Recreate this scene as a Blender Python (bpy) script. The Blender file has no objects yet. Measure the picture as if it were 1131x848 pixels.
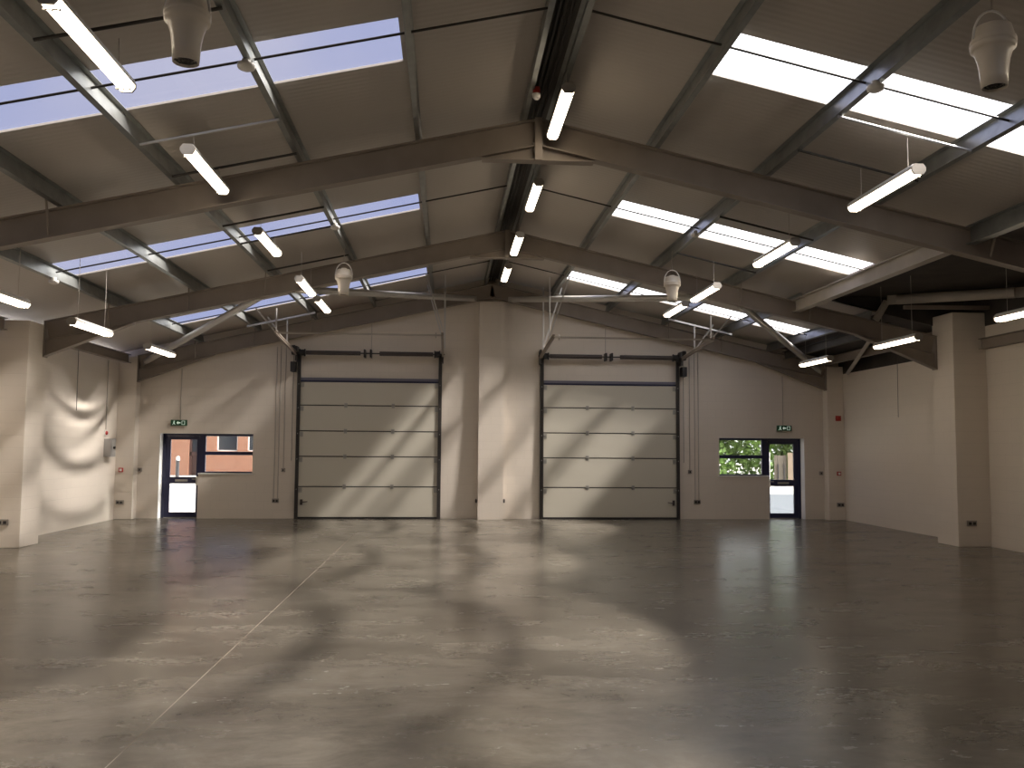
import bpy, math, random
from mathutils import Vector, Matrix
random.seed(7)
SC = bpy.context.scene
COL = SC.collection
PI = math.pi

# ------------------------------------------------------------------ camera
F_PX, CX, CH = 974.0, -1.1527, 1.864
PITCH, YAW, ROLL = 0.0724, 0.0730, 0.0072
cam_d = bpy.data.cameras.new('camera')
cam_d.sensor_width = 36.0
cam_d.lens = F_PX / 1131.0 * 36.0
cam_d.clip_end = 400
cam = bpy.data.objects.new('camera', cam_d)
COL.objects.link(cam)
SC.camera = cam
cy, sy, cp, sp = math.cos(YAW), math.sin(YAW), math.cos(PITCH), math.sin(PITCH)
Fv = Vector((sy * cp, cy * cp, sp))
R0 = Vector((cy, -sy, 0))
U0 = R0.cross(Fv)
cr, sr = math.cos(ROLL), math.sin(ROLL)
Rv = R0 * cr + U0 * sr
Uv = U0 * cr - R0 * sr
M = Matrix((Rv, Uv, -Fv)).transposed().to_4x4()
M.translation = Vector((CX, 0, CH))
cam.matrix_world = M

# ------------------------------------------------------------------ view + world
SC.view_settings.view_transform = 'Standard'
SC.view_settings.look = 'None'
SC.view_settings.gamma = 1.0
SC.view_settings.use_curve_mapping = False
SC.view_settings.exposure = -0.08
TUBE_STRENGTH = 10.0
SKY_LEFT = (0.55, 0.66, 1.17)
SKY_RIGHT = (3.6, 3.55, 3.4)

world = bpy.data.worlds.new('sky')
SC.world = world
world.use_nodes = True
nt = world.node_tree
nt.nodes.clear()
wo = nt.nodes.new('ShaderNodeOutputWorld')
bg = nt.nodes.new('ShaderNodeBackground')
tc = nt.nodes.new('ShaderNodeTexCoord')
sep = nt.nodes.new('ShaderNodeSeparateXYZ')
ramp = nt.nodes.new('ShaderNodeValToRGB')
mr = nt.nodes.new('ShaderNodeMapRange')
nz = nt.nodes.new('ShaderNodeTexNoise')
nz.inputs['Scale'].default_value = 3.0
nz.inputs['Detail'].default_value = 3.0
nt.links.new(tc.outputs['Generated'], sep.inputs[0])
nt.links.new(tc.outputs['Generated'], nz.inputs['Vector'])
add = nt.nodes.new('ShaderNodeMath'); add.operation = 'MULTIPLY_ADD'
add.inputs[1].default_value = 0.10
nt.links.new(nz.outputs['Fac'], add.inputs[0])
nt.links.new(sep.outputs['X'], add.inputs[2])
mr.inputs['From Min'].default_value = -1.0
mr.inputs['From Max'].default_value = 1.0
nt.links.new(add.outputs[0], mr.inputs['Value'])
nt.links.new(mr.outputs[0], ramp.inputs['Fac'])
r_ = ramp.color_ramp
r_.elements[0].position = 0.505; r_.elements[0].color = (*SKY_LEFT, 1)
r_.elements[1].position = 0.585; r_.elements[1].color = (*SKY_RIGHT, 1)
cl = nt.nodes.new('ShaderNodeTexNoise'); cl.inputs['Scale'].default_value = 2.2; cl.inputs['Detail'].default_value = 4
nt.links.new(tc.outputs['Generated'], cl.inputs['Vector'])
cm = nt.nodes.new('ShaderNodeMapRange'); cm.inputs['From Min'].default_value = 0.45; cm.inputs['From Max'].default_value = 0.72; cm.inputs['To Max'].default_value = 0.75
nt.links.new(cl.outputs['Fac'], cm.inputs['Value'])
mx = nt.nodes.new('ShaderNodeMix'); mx.data_type = 'RGBA'; mx.blend_type = 'LIGHTEN'
mx.inputs[7].default_value = (1.1, 1.08, 1.26, 1)
nt.links.new(cm.outputs[0], mx.inputs[0]); nt.links.new(ramp.outputs[0], mx.inputs[6])
nt.links.new(mx.outputs[2], bg.inputs['Color'])
bg.inputs['Strength'].default_value = 1.0
nt.links.new(bg.outputs[0], wo.inputs[0])

# low sun from the right; the ribbed rooflight sheets fan it out along the building
SUN_ELEV, SUN_TOTAL, N_SUN, FAN = math.radians(46), 50.0, 31, math.radians(52)
wsum = 0
SUNS = []
for k in range(N_SUN):
    th = -FAN + 2 * FAN * k / (N_SUN - 1) - math.radians(4)
    w_ = math.exp(-0.5 * (th / math.radians(30)) ** 2); wsum += w_
    SUNS.append((th, w_))
for th, w_ in SUNS:
    sl_ = bpy.data.lights.new('sun', 'SUN'); sl_.angle = math.radians(2.2)
    sl_.energy = SUN_TOTAL * w_ / wsum; sl_.color = (1.0, 0.93, 0.82)
    so = bpy.data.objects.new('sun', sl_); COL.objects.link(so)
    al = math.radians(4); hh_ = SUN_ELEV - al
    d_ = Vector((-math.cos(al), 0, -math.sin(al))) * math.cos(hh_) + (Vector((math.sin(al), 0, -math.cos(al))) * math.cos(th) + Vector((0, math.sin(th), 0))) * math.sin(hh_)
    so.rotation_euler = d_.to_track_quat('-Z', 'Y').to_euler()
    so.location = (12, 12, 20)

# ------------------------------------------------------------------ geometry constants
Z0, SL = 6.20, 0.225            # top of rafters: z = Z0 - SL*|x|
ZL = 6.43                       # roof lining plane
WX, WY, FY = 9.51, 23.37, -6.6  # side walls, gable wall, wall behind the camera
FRAMES = [11.35, 17.35, 23.15]
PUR = [1.55, 3.05, 4.57, 6.0, 7.47]
PHI = math.atan(SL)
LIGHT_YS = [2.4, 8.4, 14.42, 20.42]   # near edge of each rooflight strip
LIGHT_W = 0.98

# ------------------------------------------------------------------ materials
def mat(name, color, rough=0.6, metal=0.0, noise=None, bump=None, spec=None):
    m = bpy.data.materials.new(name)
    m.use_nodes = True
    n = m.node_tree.nodes; l = m.node_tree.links
    b = n['Principled BSDF']
    b.inputs['Base Color'].default_value = (*color, 1)
    b.inputs['Roughness'].default_value = rough
    b.inputs['Metallic'].default_value = metal
    if spec is not None: b.inputs['Specular IOR Level'].default_value = spec
    if noise or bump:
        t = n.new('ShaderNodeTexCoord')
    if noise:
        sc_, amt = noise
        x = n.new('ShaderNodeTexNoise'); x.inputs['Scale'].default_value = sc_
        x.inputs['Detail'].default_value = 5
        l.new(t.outputs['Object'], x.inputs['Vector'])
        cr_ = n.new('ShaderNodeValToRGB')
        cr_.color_ramp.elements[0].position = 0.3; cr_.color_ramp.elements[1].position = 0.7
        cr_.color_ramp.elements[0].color = (*[c * (1 - amt) for c in color], 1)
        cr_.color_ramp.elements[1].color = (*[min(1, c * (1 + amt)) for c in color], 1)
        l.new(x.outputs['Fac'], cr_.inputs['Fac']); l.new(cr_.outputs[0], b.inputs['Base Color'])
    if bump:
        sc_, st = bump
        x = n.new('ShaderNodeTexNoise'); x.inputs['Scale'].default_value = sc_
        l.new(t.outputs['Object'], x.inputs['Vector'])
        bp = n.new('ShaderNodeBump'); bp.inputs['Strength'].default_value = st
        bp.inputs['Distance'].default_value = 0.01
        l.new(x.outputs['Fac'], bp.inputs['Height']); l.new(bp.outputs[0], b.inputs['Normal'])
    return m

def emit(name, color, strength):
    m = bpy.data.materials.new(name); m.use_nodes = True
    b = m.node_tree.nodes['Principled BSDF']
    b.inputs['Base Color'].default_value = (*color, 1)
    b.inputs['Emission Color'].default_value = (*color, 1)
    b.inputs['Emission Strength'].default_value = strength
    return m

def block_mat(name, color, axis):
    """painted blockwork: faint mortar joints as bump; axis = the wall's normal"""
    m = bpy.data.materials.new(name); m.use_nodes = True
    n = m.node_tree.nodes; l = m.node_tree.links; b = n['Principled BSDF']
    b.inputs['Roughness'].default_value = 0.62
    t = n.new('ShaderNodeTexCoord'); s = n.new('ShaderNodeSeparateXYZ'); c = n.new('ShaderNodeCombineXYZ')
    l.new(t.outputs['Object'], s.inputs[0])
    l.new(s.outputs['Y' if axis == 'x' else 'X'], c.inputs['X']); l.new(s.outputs['Z'], c.inputs['Y'])
    br = n.new('ShaderNodeTexBrick')
    br.inputs['Scale'].default_value = 1.0
    br.inputs['Brick Width'].default_value = 0.45; br.inputs['Row Height'].default_value = 0.225
    br.inputs['Mortar Size'].default_value = 0.006; br.inputs['Mortar Smooth'].default_value = 0.6
    br.inputs['Color1'].default_value = (*color, 1)
    br.inputs['Color2'].default_value = (*[x * 0.985 for x in color], 1)
    br.inputs['Mortar'].default_value = (*[x * 0.93 for x in color], 1)
    l.new(c.outputs[0], br.inputs['Vector'])
    l.new(br.outputs['Color'], b.inputs['Base Color'])
    bp = n.new('ShaderNodeBump'); bp.inputs['Strength'].default_value = 0.35; bp.inputs['Distance'].default_value = 0.006
    bp.invert = True
    l.new(br.outputs['Fac'], bp.inputs['Height']); l.new(bp.outputs[0], b.inputs['Normal'])
    return m

def floor_mat():
    m = bpy.data.materials.new('power_floated_concrete'); m.use_nodes = True
    n = m.node_tree.nodes; l = m.node_tree.links; b = n['Principled BSDF']
    t = n.new('ShaderNodeTexCoord')
    mp = n.new('ShaderNodeMapping'); mp.inputs['Scale'].default_value = (0.55, 1.0, 1.0)
    l.new(t.outputs['Object'], mp.inputs['Vector'])
    def noise(scale, detail, rough=0.6, dist=0.0):
        x = n.new('ShaderNodeTexNoise'); x.inputs['Scale'].default_value = scale
        x.inputs['Detail'].default_value = detail; x.inputs['Roughness'].default_value = rough
        x.inputs['Distortion'].default_value = dist
        l.new(mp.outputs[0], x.inputs['Vector']); return x.outputs['Fac']
    def ramp_(fac, p0, p1, c0, c1):
        r = n.new('ShaderNodeValToRGB'); e = r.color_ramp.elements
        e[0].position = p0; e[1].position = p1; e[0].color = (*c0, 1); e[1].color = (*c1, 1)
        l.new(fac, r.inputs['Fac']); return r.outputs[0]
    def mixc(a, bb, mode, f):
        x = n.new('ShaderNodeMix'); x.data_type = 'RGBA'; x.blend_type = mode
        x.inputs[0].default_value = f
        l.new(a, x.inputs[6]); l.new(bb, x.inputs[7]); return x.outputs[2]
    base = ramp_(noise(0.55, 10, 0.68, 0.4), 0.34, 0.68, (0.100, 0.086, 0.068), (0.220, 0.198, 0.162))
    fine = ramp_(noise(2.4, 12, 0.78, 0.5), 0.34, 0.66, (0.58, 0.56, 0.54), (1.18, 1.18, 1.15))
    c = mixc(base, fine, 'MULTIPLY', 0.9)
    streak = ramp_(noise(7.0, 8, 0.75, 0.6), 0.60, 0.72, (0, 0, 0), (0.045, 0.042, 0.036))
    c = mixc(c, streak, 'ADD', 0.7)
    l.new(c, b.inputs['Base Color'])
    rr = n.new('ShaderNodeMapRange'); rr.inputs['To Min'].default_value = 0.15; rr.inputs['To Max'].default_value = 0.36
    l.new(noise(2.2, 8, 0.7), rr.inputs['Value']); l.new(rr.outputs[0], b.inputs['Roughness'])
    b.inputs['Specular IOR Level'].default_value = 0.65
    bp = n.new('ShaderNodeBump'); bp.inputs['Strength'].default_value = 0.06; bp.inputs['Distance'].default_value = 0.01
    l.new(noise(6.0, 6, 0.6), bp.inputs['Height']); l.new(bp.outputs[0], b.inputs['Normal'])
    return m

def lining_mat(name, color, rough=0.5):
    """roof lining sheet: shallow ribs running down the slope"""
    m = bpy.data.materials.new(name); m.use_nodes = True
    n = m.node_tree.nodes; l = m.node_tree.links; b = n['Principled BSDF']
    b.inputs['Base Color'].default_value = (*color, 1); b.inputs['Roughness'].default_value = rough
    t = n.new('ShaderNodeTexCoord'); w = n.new('ShaderNodeTexWave')
    w.wave_type = 'BANDS'; w.bands_direction = 'Y'
    w.inputs['Scale'].default_value = 3.2
    l.new(t.outputs['Object'], w.inputs['Vector'])
    bp = n.new('ShaderNodeBump'); bp.inputs['Strength'].default_value = 0.25; bp.inputs['Distance'].default_value = 0.01
    l.new(w.outputs['Fac'], bp.inputs['Height']); l.new(bp.outputs[0], b.inputs['Normal'])
    return m

def brick_mat(name):
    m = bpy.data.materials.new(name); m.use_nodes = True
    n = m.node_tree.nodes; l = m.node_tree.links; b = n['Principled BSDF']
    b.inputs['Roughness'].default_value = 0.85
    t = n.new('ShaderNodeTexCoord'); s = n.new('ShaderNodeSeparateXYZ'); c = n.new('ShaderNodeCombineXYZ')
    l.new(t.outputs['Object'], s.inputs[0]); l.new(s.outputs['X'], c.inputs['X']); l.new(s.outputs['Z'], c.inputs['Y'])
    br = n.new('ShaderNodeTexBrick'); br.inputs['Scale'].default_value = 1.0
    br.inputs['Brick Width'].default_value = 0.225; br.inputs['Row Height'].default_value = 0.075
    br.inputs['Mortar Size'].default_value = 0.010
    br.inputs['Color1'].default_value = (0.26, 0.085, 0.045, 1); br.inputs['Color2'].default_value = (0.33, 0.125, 0.07, 1)
    br.inputs['Mortar'].default_value = (0.36, 0.26, 0.20, 1)
    l.new(c.outputs[0], br.inputs['Vector']); l.new(br.outputs['Color'], b.inputs['Base Color'])
    return m

def glass_mat(name, tint=(1, 1, 1), gloss=0.06, haze=0.0):
    m = bpy.data.materials.new(name); m.use_nodes = True
    n = m.node_tree.nodes; l = m.node_tree.links; n.clear()
    o = n.new('ShaderNodeOutputMaterial'); a = n.new('ShaderNodeMixShader'); tr = n.new('ShaderNodeBsdfTransparent'); g = n.new('ShaderNodeBsdfGlossy')
    tr.inputs['Color'].default_value = (*tint, 1); g.inputs['Roughness'].default_value = 0.05
    a.inputs[0].default_value = gloss
    l.new(tr.outputs[0], a.inputs[1]); l.new(g.outputs[0], a.inputs[2])
    if haze:
        h = n.new('ShaderNodeMixShader'); tl = n.new('ShaderNodeBsdfTranslucent'); h.inputs[0].default_value = haze
        tl.inputs['Color'].default_value = (0.9, 0.9, 0.9, 1)
        l.new(a.outputs[0], h.inputs[1]); l.new(tl.outputs[0], h.inputs[2]); l.new(h.outputs[0], o.inputs[0])
    else:
        l.new(a.outputs[0], o.inputs[0])
    return m

WALLC = (0.74, 0.665, 0.575)
MT = dict(
    wall_y=block_mat('painted_blockwork_gable', WALLC, 'y'),
    wall_x=block_mat('painted_blockwork_side', WALLC, 'x'),
    reveal=mat('white_reveal', (0.78, 0.76, 0.74), 0.6),
    floor=floor_mat(),
    joint=mat('joint_filler', (0.30, 0.255, 0.20), 0.6, noise=(6, 0.2)),
    lining=lining_mat('roof_lining', (0.48, 0.435, 0.385)),
    void_shade=mat('roof_void_shade', (0.045, 0.038, 0.032), 0.7, noise=(2, 0.3)),  # dark colour carries the missing light of the roof void
    steel=mat('painted_steel', (0.275, 0.23, 0.19), 0.5, noise=(3, 0.08)),
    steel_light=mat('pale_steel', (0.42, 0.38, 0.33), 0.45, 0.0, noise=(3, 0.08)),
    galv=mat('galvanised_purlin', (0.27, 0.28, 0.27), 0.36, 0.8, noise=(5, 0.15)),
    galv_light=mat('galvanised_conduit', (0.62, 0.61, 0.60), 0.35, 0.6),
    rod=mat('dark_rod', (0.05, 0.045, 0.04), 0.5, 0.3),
    tube=mat('bracing_tube', (0.46, 0.44, 0.41), 0.33, 0.3),
    black=mat('black_gear', (0.018, 0.016, 0.016), 0.5),
    track=mat('door_track', (0.05, 0.045, 0.042), 0.45, 0.3),
    shaft=mat('torsion_shaft', (0.085, 0.07, 0.065), 0.45, 0.4),
    panel=mat('door_panel', (0.60, 0.565, 0.475), 0.42, bump=(60, 0.06)),
    panel_cap=mat('grey_door_capping', (0.17, 0.165, 0.21), 0.5),
    panel_joint=mat('panel_joint', (0.035, 0.032, 0.032), 0.6),
    navy=mat('navy_frame', (0.012, 0.014, 0.055), 0.35),
    navy_seal=mat('navy_seal', (0.010, 0.011, 0.045), 0.5),
    hinge=mat('hinge_metal', (0.40, 0.39, 0.36), 0.35, 0.7),
    glass=glass_mat('window_glass', (0.68, 0.70, 0.71), 0.06),
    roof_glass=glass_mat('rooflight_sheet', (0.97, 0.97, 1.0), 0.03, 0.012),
    roof_glass_dim=glass_mat('dimmed_rooflight_sheet', (0.70, 0.70, 0.72), 0.03, 0.012),  # tint added to weaken the sun falling on the left wall
    diffuser=emit('lamp_diffuser', (1.0, 0.84, 0.64), TUBE_STRENGTH),
    lamp_body=mat('lamp_housing', (0.55, 0.53, 0.50), 0.4),
    lamp_cap=mat('lamp_end_cap', (0.36, 0.33, 0.29), 0.35),
    white_plastic=mat('white_plastic', (0.78, 0.75, 0.70), 0.4),
    fan=mat('fan_housing', (0.66, 0.59, 0.49), 0.3),
    fan_dark=mat('fan_grille', (0.06, 0.055, 0.05), 0.5),
    grey_box=mat('grey_switchgear', (0.40, 0.38, 0.36), 0.45),
    metal_socket=mat('brushed_socket', (0.34, 0.31, 0.28), 0.3, 0.7),
    red=mat('alarm_red', (0.42, 0.03, 0.02), 0.4),
    exit_green=mat('exit_green', (0.012, 0.085, 0.035), 0.4),
    exit_white=emit('exit_white', (0.75, 0.95, 0.80), 0.35),
    cord=mat('flex', (0.10, 0.09, 0.08), 0.6),
    conduit=mat('wall_conduit', (0.48, 0.43, 0.38), 0.5),
    brick=brick_mat('red_brick'),
    brown=mat('brown_door_frame', (0.07, 0.03, 0.025), 0.5),
    dark_glass=mat('dark_pane', (0.035, 0.04, 0.045), 0.12),
    pave=mat('pale_paving', (0.46, 0.44, 0.41), 0.85, noise=(0.7, 0.10)),
    asphalt=mat('asphalt', (0.085, 0.095, 0.115), 0.85, noise=(1.5, 0.20)),  # asphalt in shade, with the shade mixed into its blue-grey
    leaf=mat('hedge_leaf', (0.15, 0.25, 0.055), 0.55, noise=(1.2, 0.45)),
    wood=mat('fence_wood', (0.15, 0.125, 0.10), 0.8, noise=(4, 0.2)),
    pale_wood=mat('pale_board', (0.30, 0.225, 0.165), 0.8, noise=(4, 0.1)),
    bollard=mat('bollard_paint', (0.035, 0.035, 0.045), 0.45),
)

# ------------------------------------------------------------------ mesh builder
class MB:
    def __init__(s): s.v = []; s.f = []; s.sm = []
    def raw(s, v, f, smooth=False):
        o = len(s.v); s.v += [tuple(p) for p in v]
        for q in f: s.f.append(tuple(i + o for i in q)); s.sm.append(smooth)
        return s
    def box(s, x0, x1, y0, y1, z0, z1):
        v = [(x, y, z) for z in (z0, z1) for y in (y0, y1) for x in (x0, x1)]
        return s.raw(v, [(0, 2, 3, 1), (4, 5, 7, 6), (0, 1, 5, 4), (2, 6, 7, 3), (0, 4, 6, 2), (1, 3, 7, 5)])
    def prism(s, poly, origin, u, v, w, length):
        """polygon (a,b) in axes u,v swept by length along w"""
        origin, u, v, w = Vector(origin), Vector(u), Vector(v), Vector(w)
        n = len(poly)
        P = [origin + u * a + v * b for a, b in poly] + [origin + u * a + v * b + w * length for a, b in poly]
        F = [tuple(reversed(range(n))), tuple(range(n, 2 * n))] + [(i, (i + 1) % n, n + (i + 1) % n, n + i) for i in range(n)]
        if u.cross(v).dot(w) < 0: F = [tuple(reversed(q)) for q in F]
        return s.raw(P, F)
    def bar(s, a, b, w, h, up=(0, 0, 1)):
        a, b = Vector(a), Vector(b); d = (b - a); L = d.length; d.normalize()
        up = Vector(up); sd = d.cross(up)
        if sd.length < 1e-4: sd = d.cross(Vector((1, 0, 0)))
        sd.normalize(); n = sd.cross(d)
        return s.prism([(-w / 2, -h / 2), (w / 2, -h / 2), (w / 2, h / 2), (-w / 2, h / 2)], a, sd, n, d, L)
    def tube(s, pts, r, seg=10, cap=True):
        pts = [Vector(p) for p in pts]; o = []; n = len(pts)
        ref = None
        for i, p in enumerate(pts):
            d = (pts[min(i + 1, n - 1)] - pts[max(i - 1, 0)]).normalized()
            if ref is None:
                ref = d.cross(Vector((0, 0, 1)))
                if ref.length < 1e-3: ref = d.cross(Vector((1, 0, 0)))
            sd = (ref - d * ref.dot(d)).normalized(); ref = sd; up = d.cross(sd)
            o += [p + sd * (r * math.cos(2 * PI * k / seg)) + up * (r * math.sin(2 * PI * k / seg)) for k in range(seg)]
        F = []
        for i in range(n - 1):
            for k in range(seg):
                k2 = (k + 1) % seg
                F.append((i * seg + k, i * seg + k2, (i + 1) * seg + k2, (i + 1) * seg + k))
        s.raw(o, F, True)
        if cap:
            s.raw([o[k] for k in range(seg)], [tuple(reversed(range(seg)))])
            s.raw([o[(n - 1) * seg + k] for k in range(seg)], [tuple(range(seg))])
        return s
    def lathe(s, prof, c=(0, 0, 0), axis='z', seg=28):
        c = Vector(c); o = []
        for r, h in prof:
            for k in range(seg):
                a = 2 * PI * k / seg; x, y = r * math.cos(a), r * math.sin(a)
                o.append(c + (Vector((x, y, h)) if axis == 'z' else Vector((x, h, -y)) if axis == 'y' else Vector((h, x, y))))
        F = []
        for i in range(len(prof) - 1):
            for k in range(seg):
                k2 = (k + 1) % seg
                F.append((i * seg + k, i * seg + k2, (i + 1) * seg + k2, (i + 1) * seg + k))
        return s.raw(o, F, True)
    def build(s, name, material, parent=None, loc=None, bevel=0):
        me = bpy.data.meshes.new(name)
        me.from_pydata(s.v, [], s.f)
        me.polygons.foreach_set('use_smooth', s.sm)
        me.materials.append(MT[material] if isinstance(material, str) else material)
        me.update()
        ob = bpy.data.objects.new(name, me); COL.objects.link(ob)
        if loc: ob.location = loc
        if parent: ob.parent = parent
        if bevel:
            md = ob.modifiers.new('edge', 'BEVEL'); md.width = bevel; md.segments = 2; md.limit_method = 'ANGLE'
        return ob

def tag(o, label, cat=None, group=None, kind=None):
    o['label'] = label
    if cat: o['category'] = cat
    if group: o['group'] = group
    if kind: o['kind'] = kind
    return o

def empty(name, loc, label, cat, group=None, kind=None, rot=None):
    o = bpy.data.objects.new(name, None); COL.objects.link(o)
    o.empty_display_size = 0.1
    o.location = loc
    if rot: o.rotation_euler = rot
    return tag(o, label, cat, group, kind)

KIDS = {}
def copy_tree(o, parent=None):
    c = o.copy(); COL.objects.link(c)
    if parent: c.parent = parent
    for ch in list(o.children): copy_tree(ch, c)
    return c

def zr(x): return Z0 - SL * abs(x)
def zl(x): return ZL - SL * abs(x)

# ================================================================== STRUCTURE
# ---- floor
tag(MB().box(-WX - .3, WX + .3, FY - .3, WY + .36, -0.2, 0).build('floor', 'floor'), 'polished grey brown mottled concrete floor of the empty warehouse', 'floor', kind='structure')
tag(MB().box(-3.106, -3.098, FY, WY - 3.5, 0.0, 0.0012).build('trim_1', 'joint'), 'thin pale saw-cut joint line running down the concrete floor', 'floor joint', kind='structure')

# ---- side walls
def side_wall(sgn, name, label):
    m = MB()
    x0, x1 = sorted((sgn * WX, sgn * (WX + .25)))
    if sgn < 0: m.box(x0, x1, FY, WY, 0, 4.0)
    else: m.prism([(FY, 0), (WY, 0), (WY, 3.92), (17.4, 3.92), (17.4, 4.35), (FY, 4.35)], (x0, 0, 0), (0, 1, 0), (0, 0, 1), (1, 0, 0), .25)
    tag(m.build(name, 'wall_x'), label, 'wall', kind='structure')
side_wall(-1, 'wall_left', 'white painted blockwork side wall on the left')
side_wall(1, 'wall_right', 'white painted blockwork side wall on the right')
tag(MB().box(-WX - .25, WX + .25, FY - .25, FY, 0, 6.6).build('wall_front', 'wall_y'), 'white painted wall at the near end behind the viewer', 'wall', kind='structure')

# ---- gable wall with two door-and-window openings
KD = 1.012
def ox(x): return CX + (x - CX) * KD
DXO, DXI, WXO, DZ, SZ = 8.53, 7.54, 6.17, 2.18, 1.165
def gable():
    xs = sorted([-WX - .25, WX + .25, -DXO, -DXI, -WXO, DXO, DXI, WXO, 0])
    m = MB()
    T0, T1 = WY, WY + .35
    def top(x): return zl(x) - 0.02
    def col(xa, xb, z0, z1=None):
        if z1 is not None: m.box(xa, xb, T0, T1, z0, z1); return
        m.prism([(xa, z0), (xb, z0), (xb, top(xb)), (xa, top(xa))], (0, T0, 0), (1, 0, 0), (0, 0, 1), (0, 1, 0), T1 - T0)
    for i in range(len(xs) - 1):
        a, b = xs[i], xs[i + 1]; mid = (abs(a) + abs(b)) / 2
        if DXI - 1e-6 < mid < DXO: col(a, b, DZ)
        elif WXO < mid < DXI: col(a, b, 0, SZ); col(a, b, DZ)
        else: col(a, b, 0)
    tag(m.build('wall_back', 'wall_y'), 'white painted gable end wall with roller doors and exits', 'wall', kind='structure')
gable()
tag(MB().box(-0.335, 0.325, 23.10, WY, 0, 5.72).build('trim_2', 'wall_y'), 'white painted pilaster up the middle of the gable wall between the big doors', 'pilaster', kind='structure')

# ---- column casings (boxed piers)
def casing(n, x, y0, y1, h, label):
    x0, x1 = sorted((x, math.copysign(WX, x)))
    tag(MB().box(x0, x1, y0, y1, 0, h).build('trim_%d' % n, 'wall_x', bevel=.01), label, 'pier', kind='structure')
casing(3, -8.83, 16.70, 17.44, 4.14, 'white boxed pier at the left edge of the picture carrying the middle rafter')
casing(4, 8.83, 16.70, 17.44, 4.62, 'white boxed pier on the right wall carrying the middle rafter')
casing(5, -9.06, 23.06, WY, 4.12, 'white boxed pier in the far left corner')
casing(6, 9.06, 23.06, WY, 4.12, 'white boxed pier in the far right corner')
casing(7, -8.83, 10.70, 11.44, 4.14, 'white boxed pier on the left wall outside the picture')
casing(8, 8.83, 10.70, 11.44, 4.62, 'white boxed pier on the right wall outside the picture')

# ---- roof lining with rooflight openings
RIGHT_END = {2.4: 6.13, 8.4: 6.13, 14.42: 6.13, 20.42: 7.7}
def slab(m, s, xa, xb, ya, yb, t=0.025):
    xs = [(s * xa, zl(xa)), (s * xb, zl(xb)), (s * xb, zl(xb) + t), (s * xa, zl(xa) + t)]
    if s < 0: xs = xs[::-1]
    m.prism(xs, (0, ya, 0), (1, 0, 0), (0, 0, 1), (0, 1, 0), yb - ya)
def lining(s, name, label):
    m = MB(); y = FY
    for ly in LIGHT_YS + [None]:
        if s < 0: lim = lambda yy: 9.76
        else: lim = lambda yy: 6.30 if yy < 17.3 else 7.72
        yend = ly if ly is not None else WY + .35
        seg = [(y, yend)]
        if s > 0 and y < 17.4 < yend: seg = [(y, 17.4), (17.4, yend)]
        for a, b in seg: slab(m, s, 0.0, lim(a), a, b)
        if ly is None: break
        e_ = 7.68 if s < 0 else RIGHT_END[ly]
        slab(m, s, 0.0, 1.68, ly, ly + LIGHT_W)
        if lim(ly) > e_ + .02: slab(m, s, e_, lim(ly), ly, ly + LIGHT_W)
        y = ly + LIGHT_W
    tag(m.build(name, 'lining'), label, 'ceiling', kind='structure')
lining(-1, 'ceiling_left', 'dim grey lining sheets of the left roof slope')
lining(1, 'ceiling_right', 'dim grey lining sheets of the right roof slope')
# higher roof void along the right-hand eaves, its lack of light painted dark
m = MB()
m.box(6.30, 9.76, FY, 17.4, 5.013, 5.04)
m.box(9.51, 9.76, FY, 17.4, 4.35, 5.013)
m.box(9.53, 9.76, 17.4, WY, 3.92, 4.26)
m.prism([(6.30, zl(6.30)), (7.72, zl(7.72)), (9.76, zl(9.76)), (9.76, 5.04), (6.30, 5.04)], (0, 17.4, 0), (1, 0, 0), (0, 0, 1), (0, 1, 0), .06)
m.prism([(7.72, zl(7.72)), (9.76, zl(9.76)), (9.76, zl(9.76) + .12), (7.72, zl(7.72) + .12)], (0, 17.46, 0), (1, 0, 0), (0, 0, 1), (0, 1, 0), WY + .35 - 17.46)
tag(m.build('ceiling_eaves', 'void_shade'), 'roof void above the right-hand wall with its lack of light painted dark', 'ceiling', kind='structure')

# ---- rooflights
BAYN = {2.4: 'behind the viewer', 8.4: 'in the nearest bay', 14.42: 'in the middle bay', 20.42: 'in the farthest bay'}
wn = 1
for s, side in ((-1, 'left'), (1, 'right')):
    for ly in LIGHT_YS:
        e_ = 7.68 if s < 0 else RIGHT_END[ly]
        m = MB()
        xs = [(s * 1.68, zl(1.68) + .027), (s * e_, zl(e_) + .027), (s * e_, zl(e_) + .031), (s * 1.68, zl(1.68) + .031)]
        if s < 0: xs = xs[::-1]
        m.prism(xs, (0, ly, 0), (1, 0, 0), (0, 0, 1), (0, 1, 0), LIGHT_W)
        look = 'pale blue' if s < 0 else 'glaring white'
        tag(m.build('window_%d' % wn, 'roof_glass' if s > 0 else 'roof_glass_dim'), '%s rooflight strip on the %s roof slope %s' % (look, side, BAYN[ly]), 'rooflight', kind='structure')
        wn += 1
        # sky portal just outside the sheet
        L = bpy.data.lights.new('rooflight_portal', 'AREA'); L.shape = 'RECTANGLE'
        L.size = (e_ - 1.68) / math.cos(PHI); L.size_y = LIGHT_W; L.cycles.is_portal = True
        lo = bpy.data.objects.new('rooflight_portal', L); COL.objects.link(lo)
        xm = (1.68 + e_) / 2
        lo.location = (s * xm, ly + LIGHT_W / 2, zl(xm) + .06)
        lo.rotation_euler = (0, s * PHI, 0)

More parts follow.
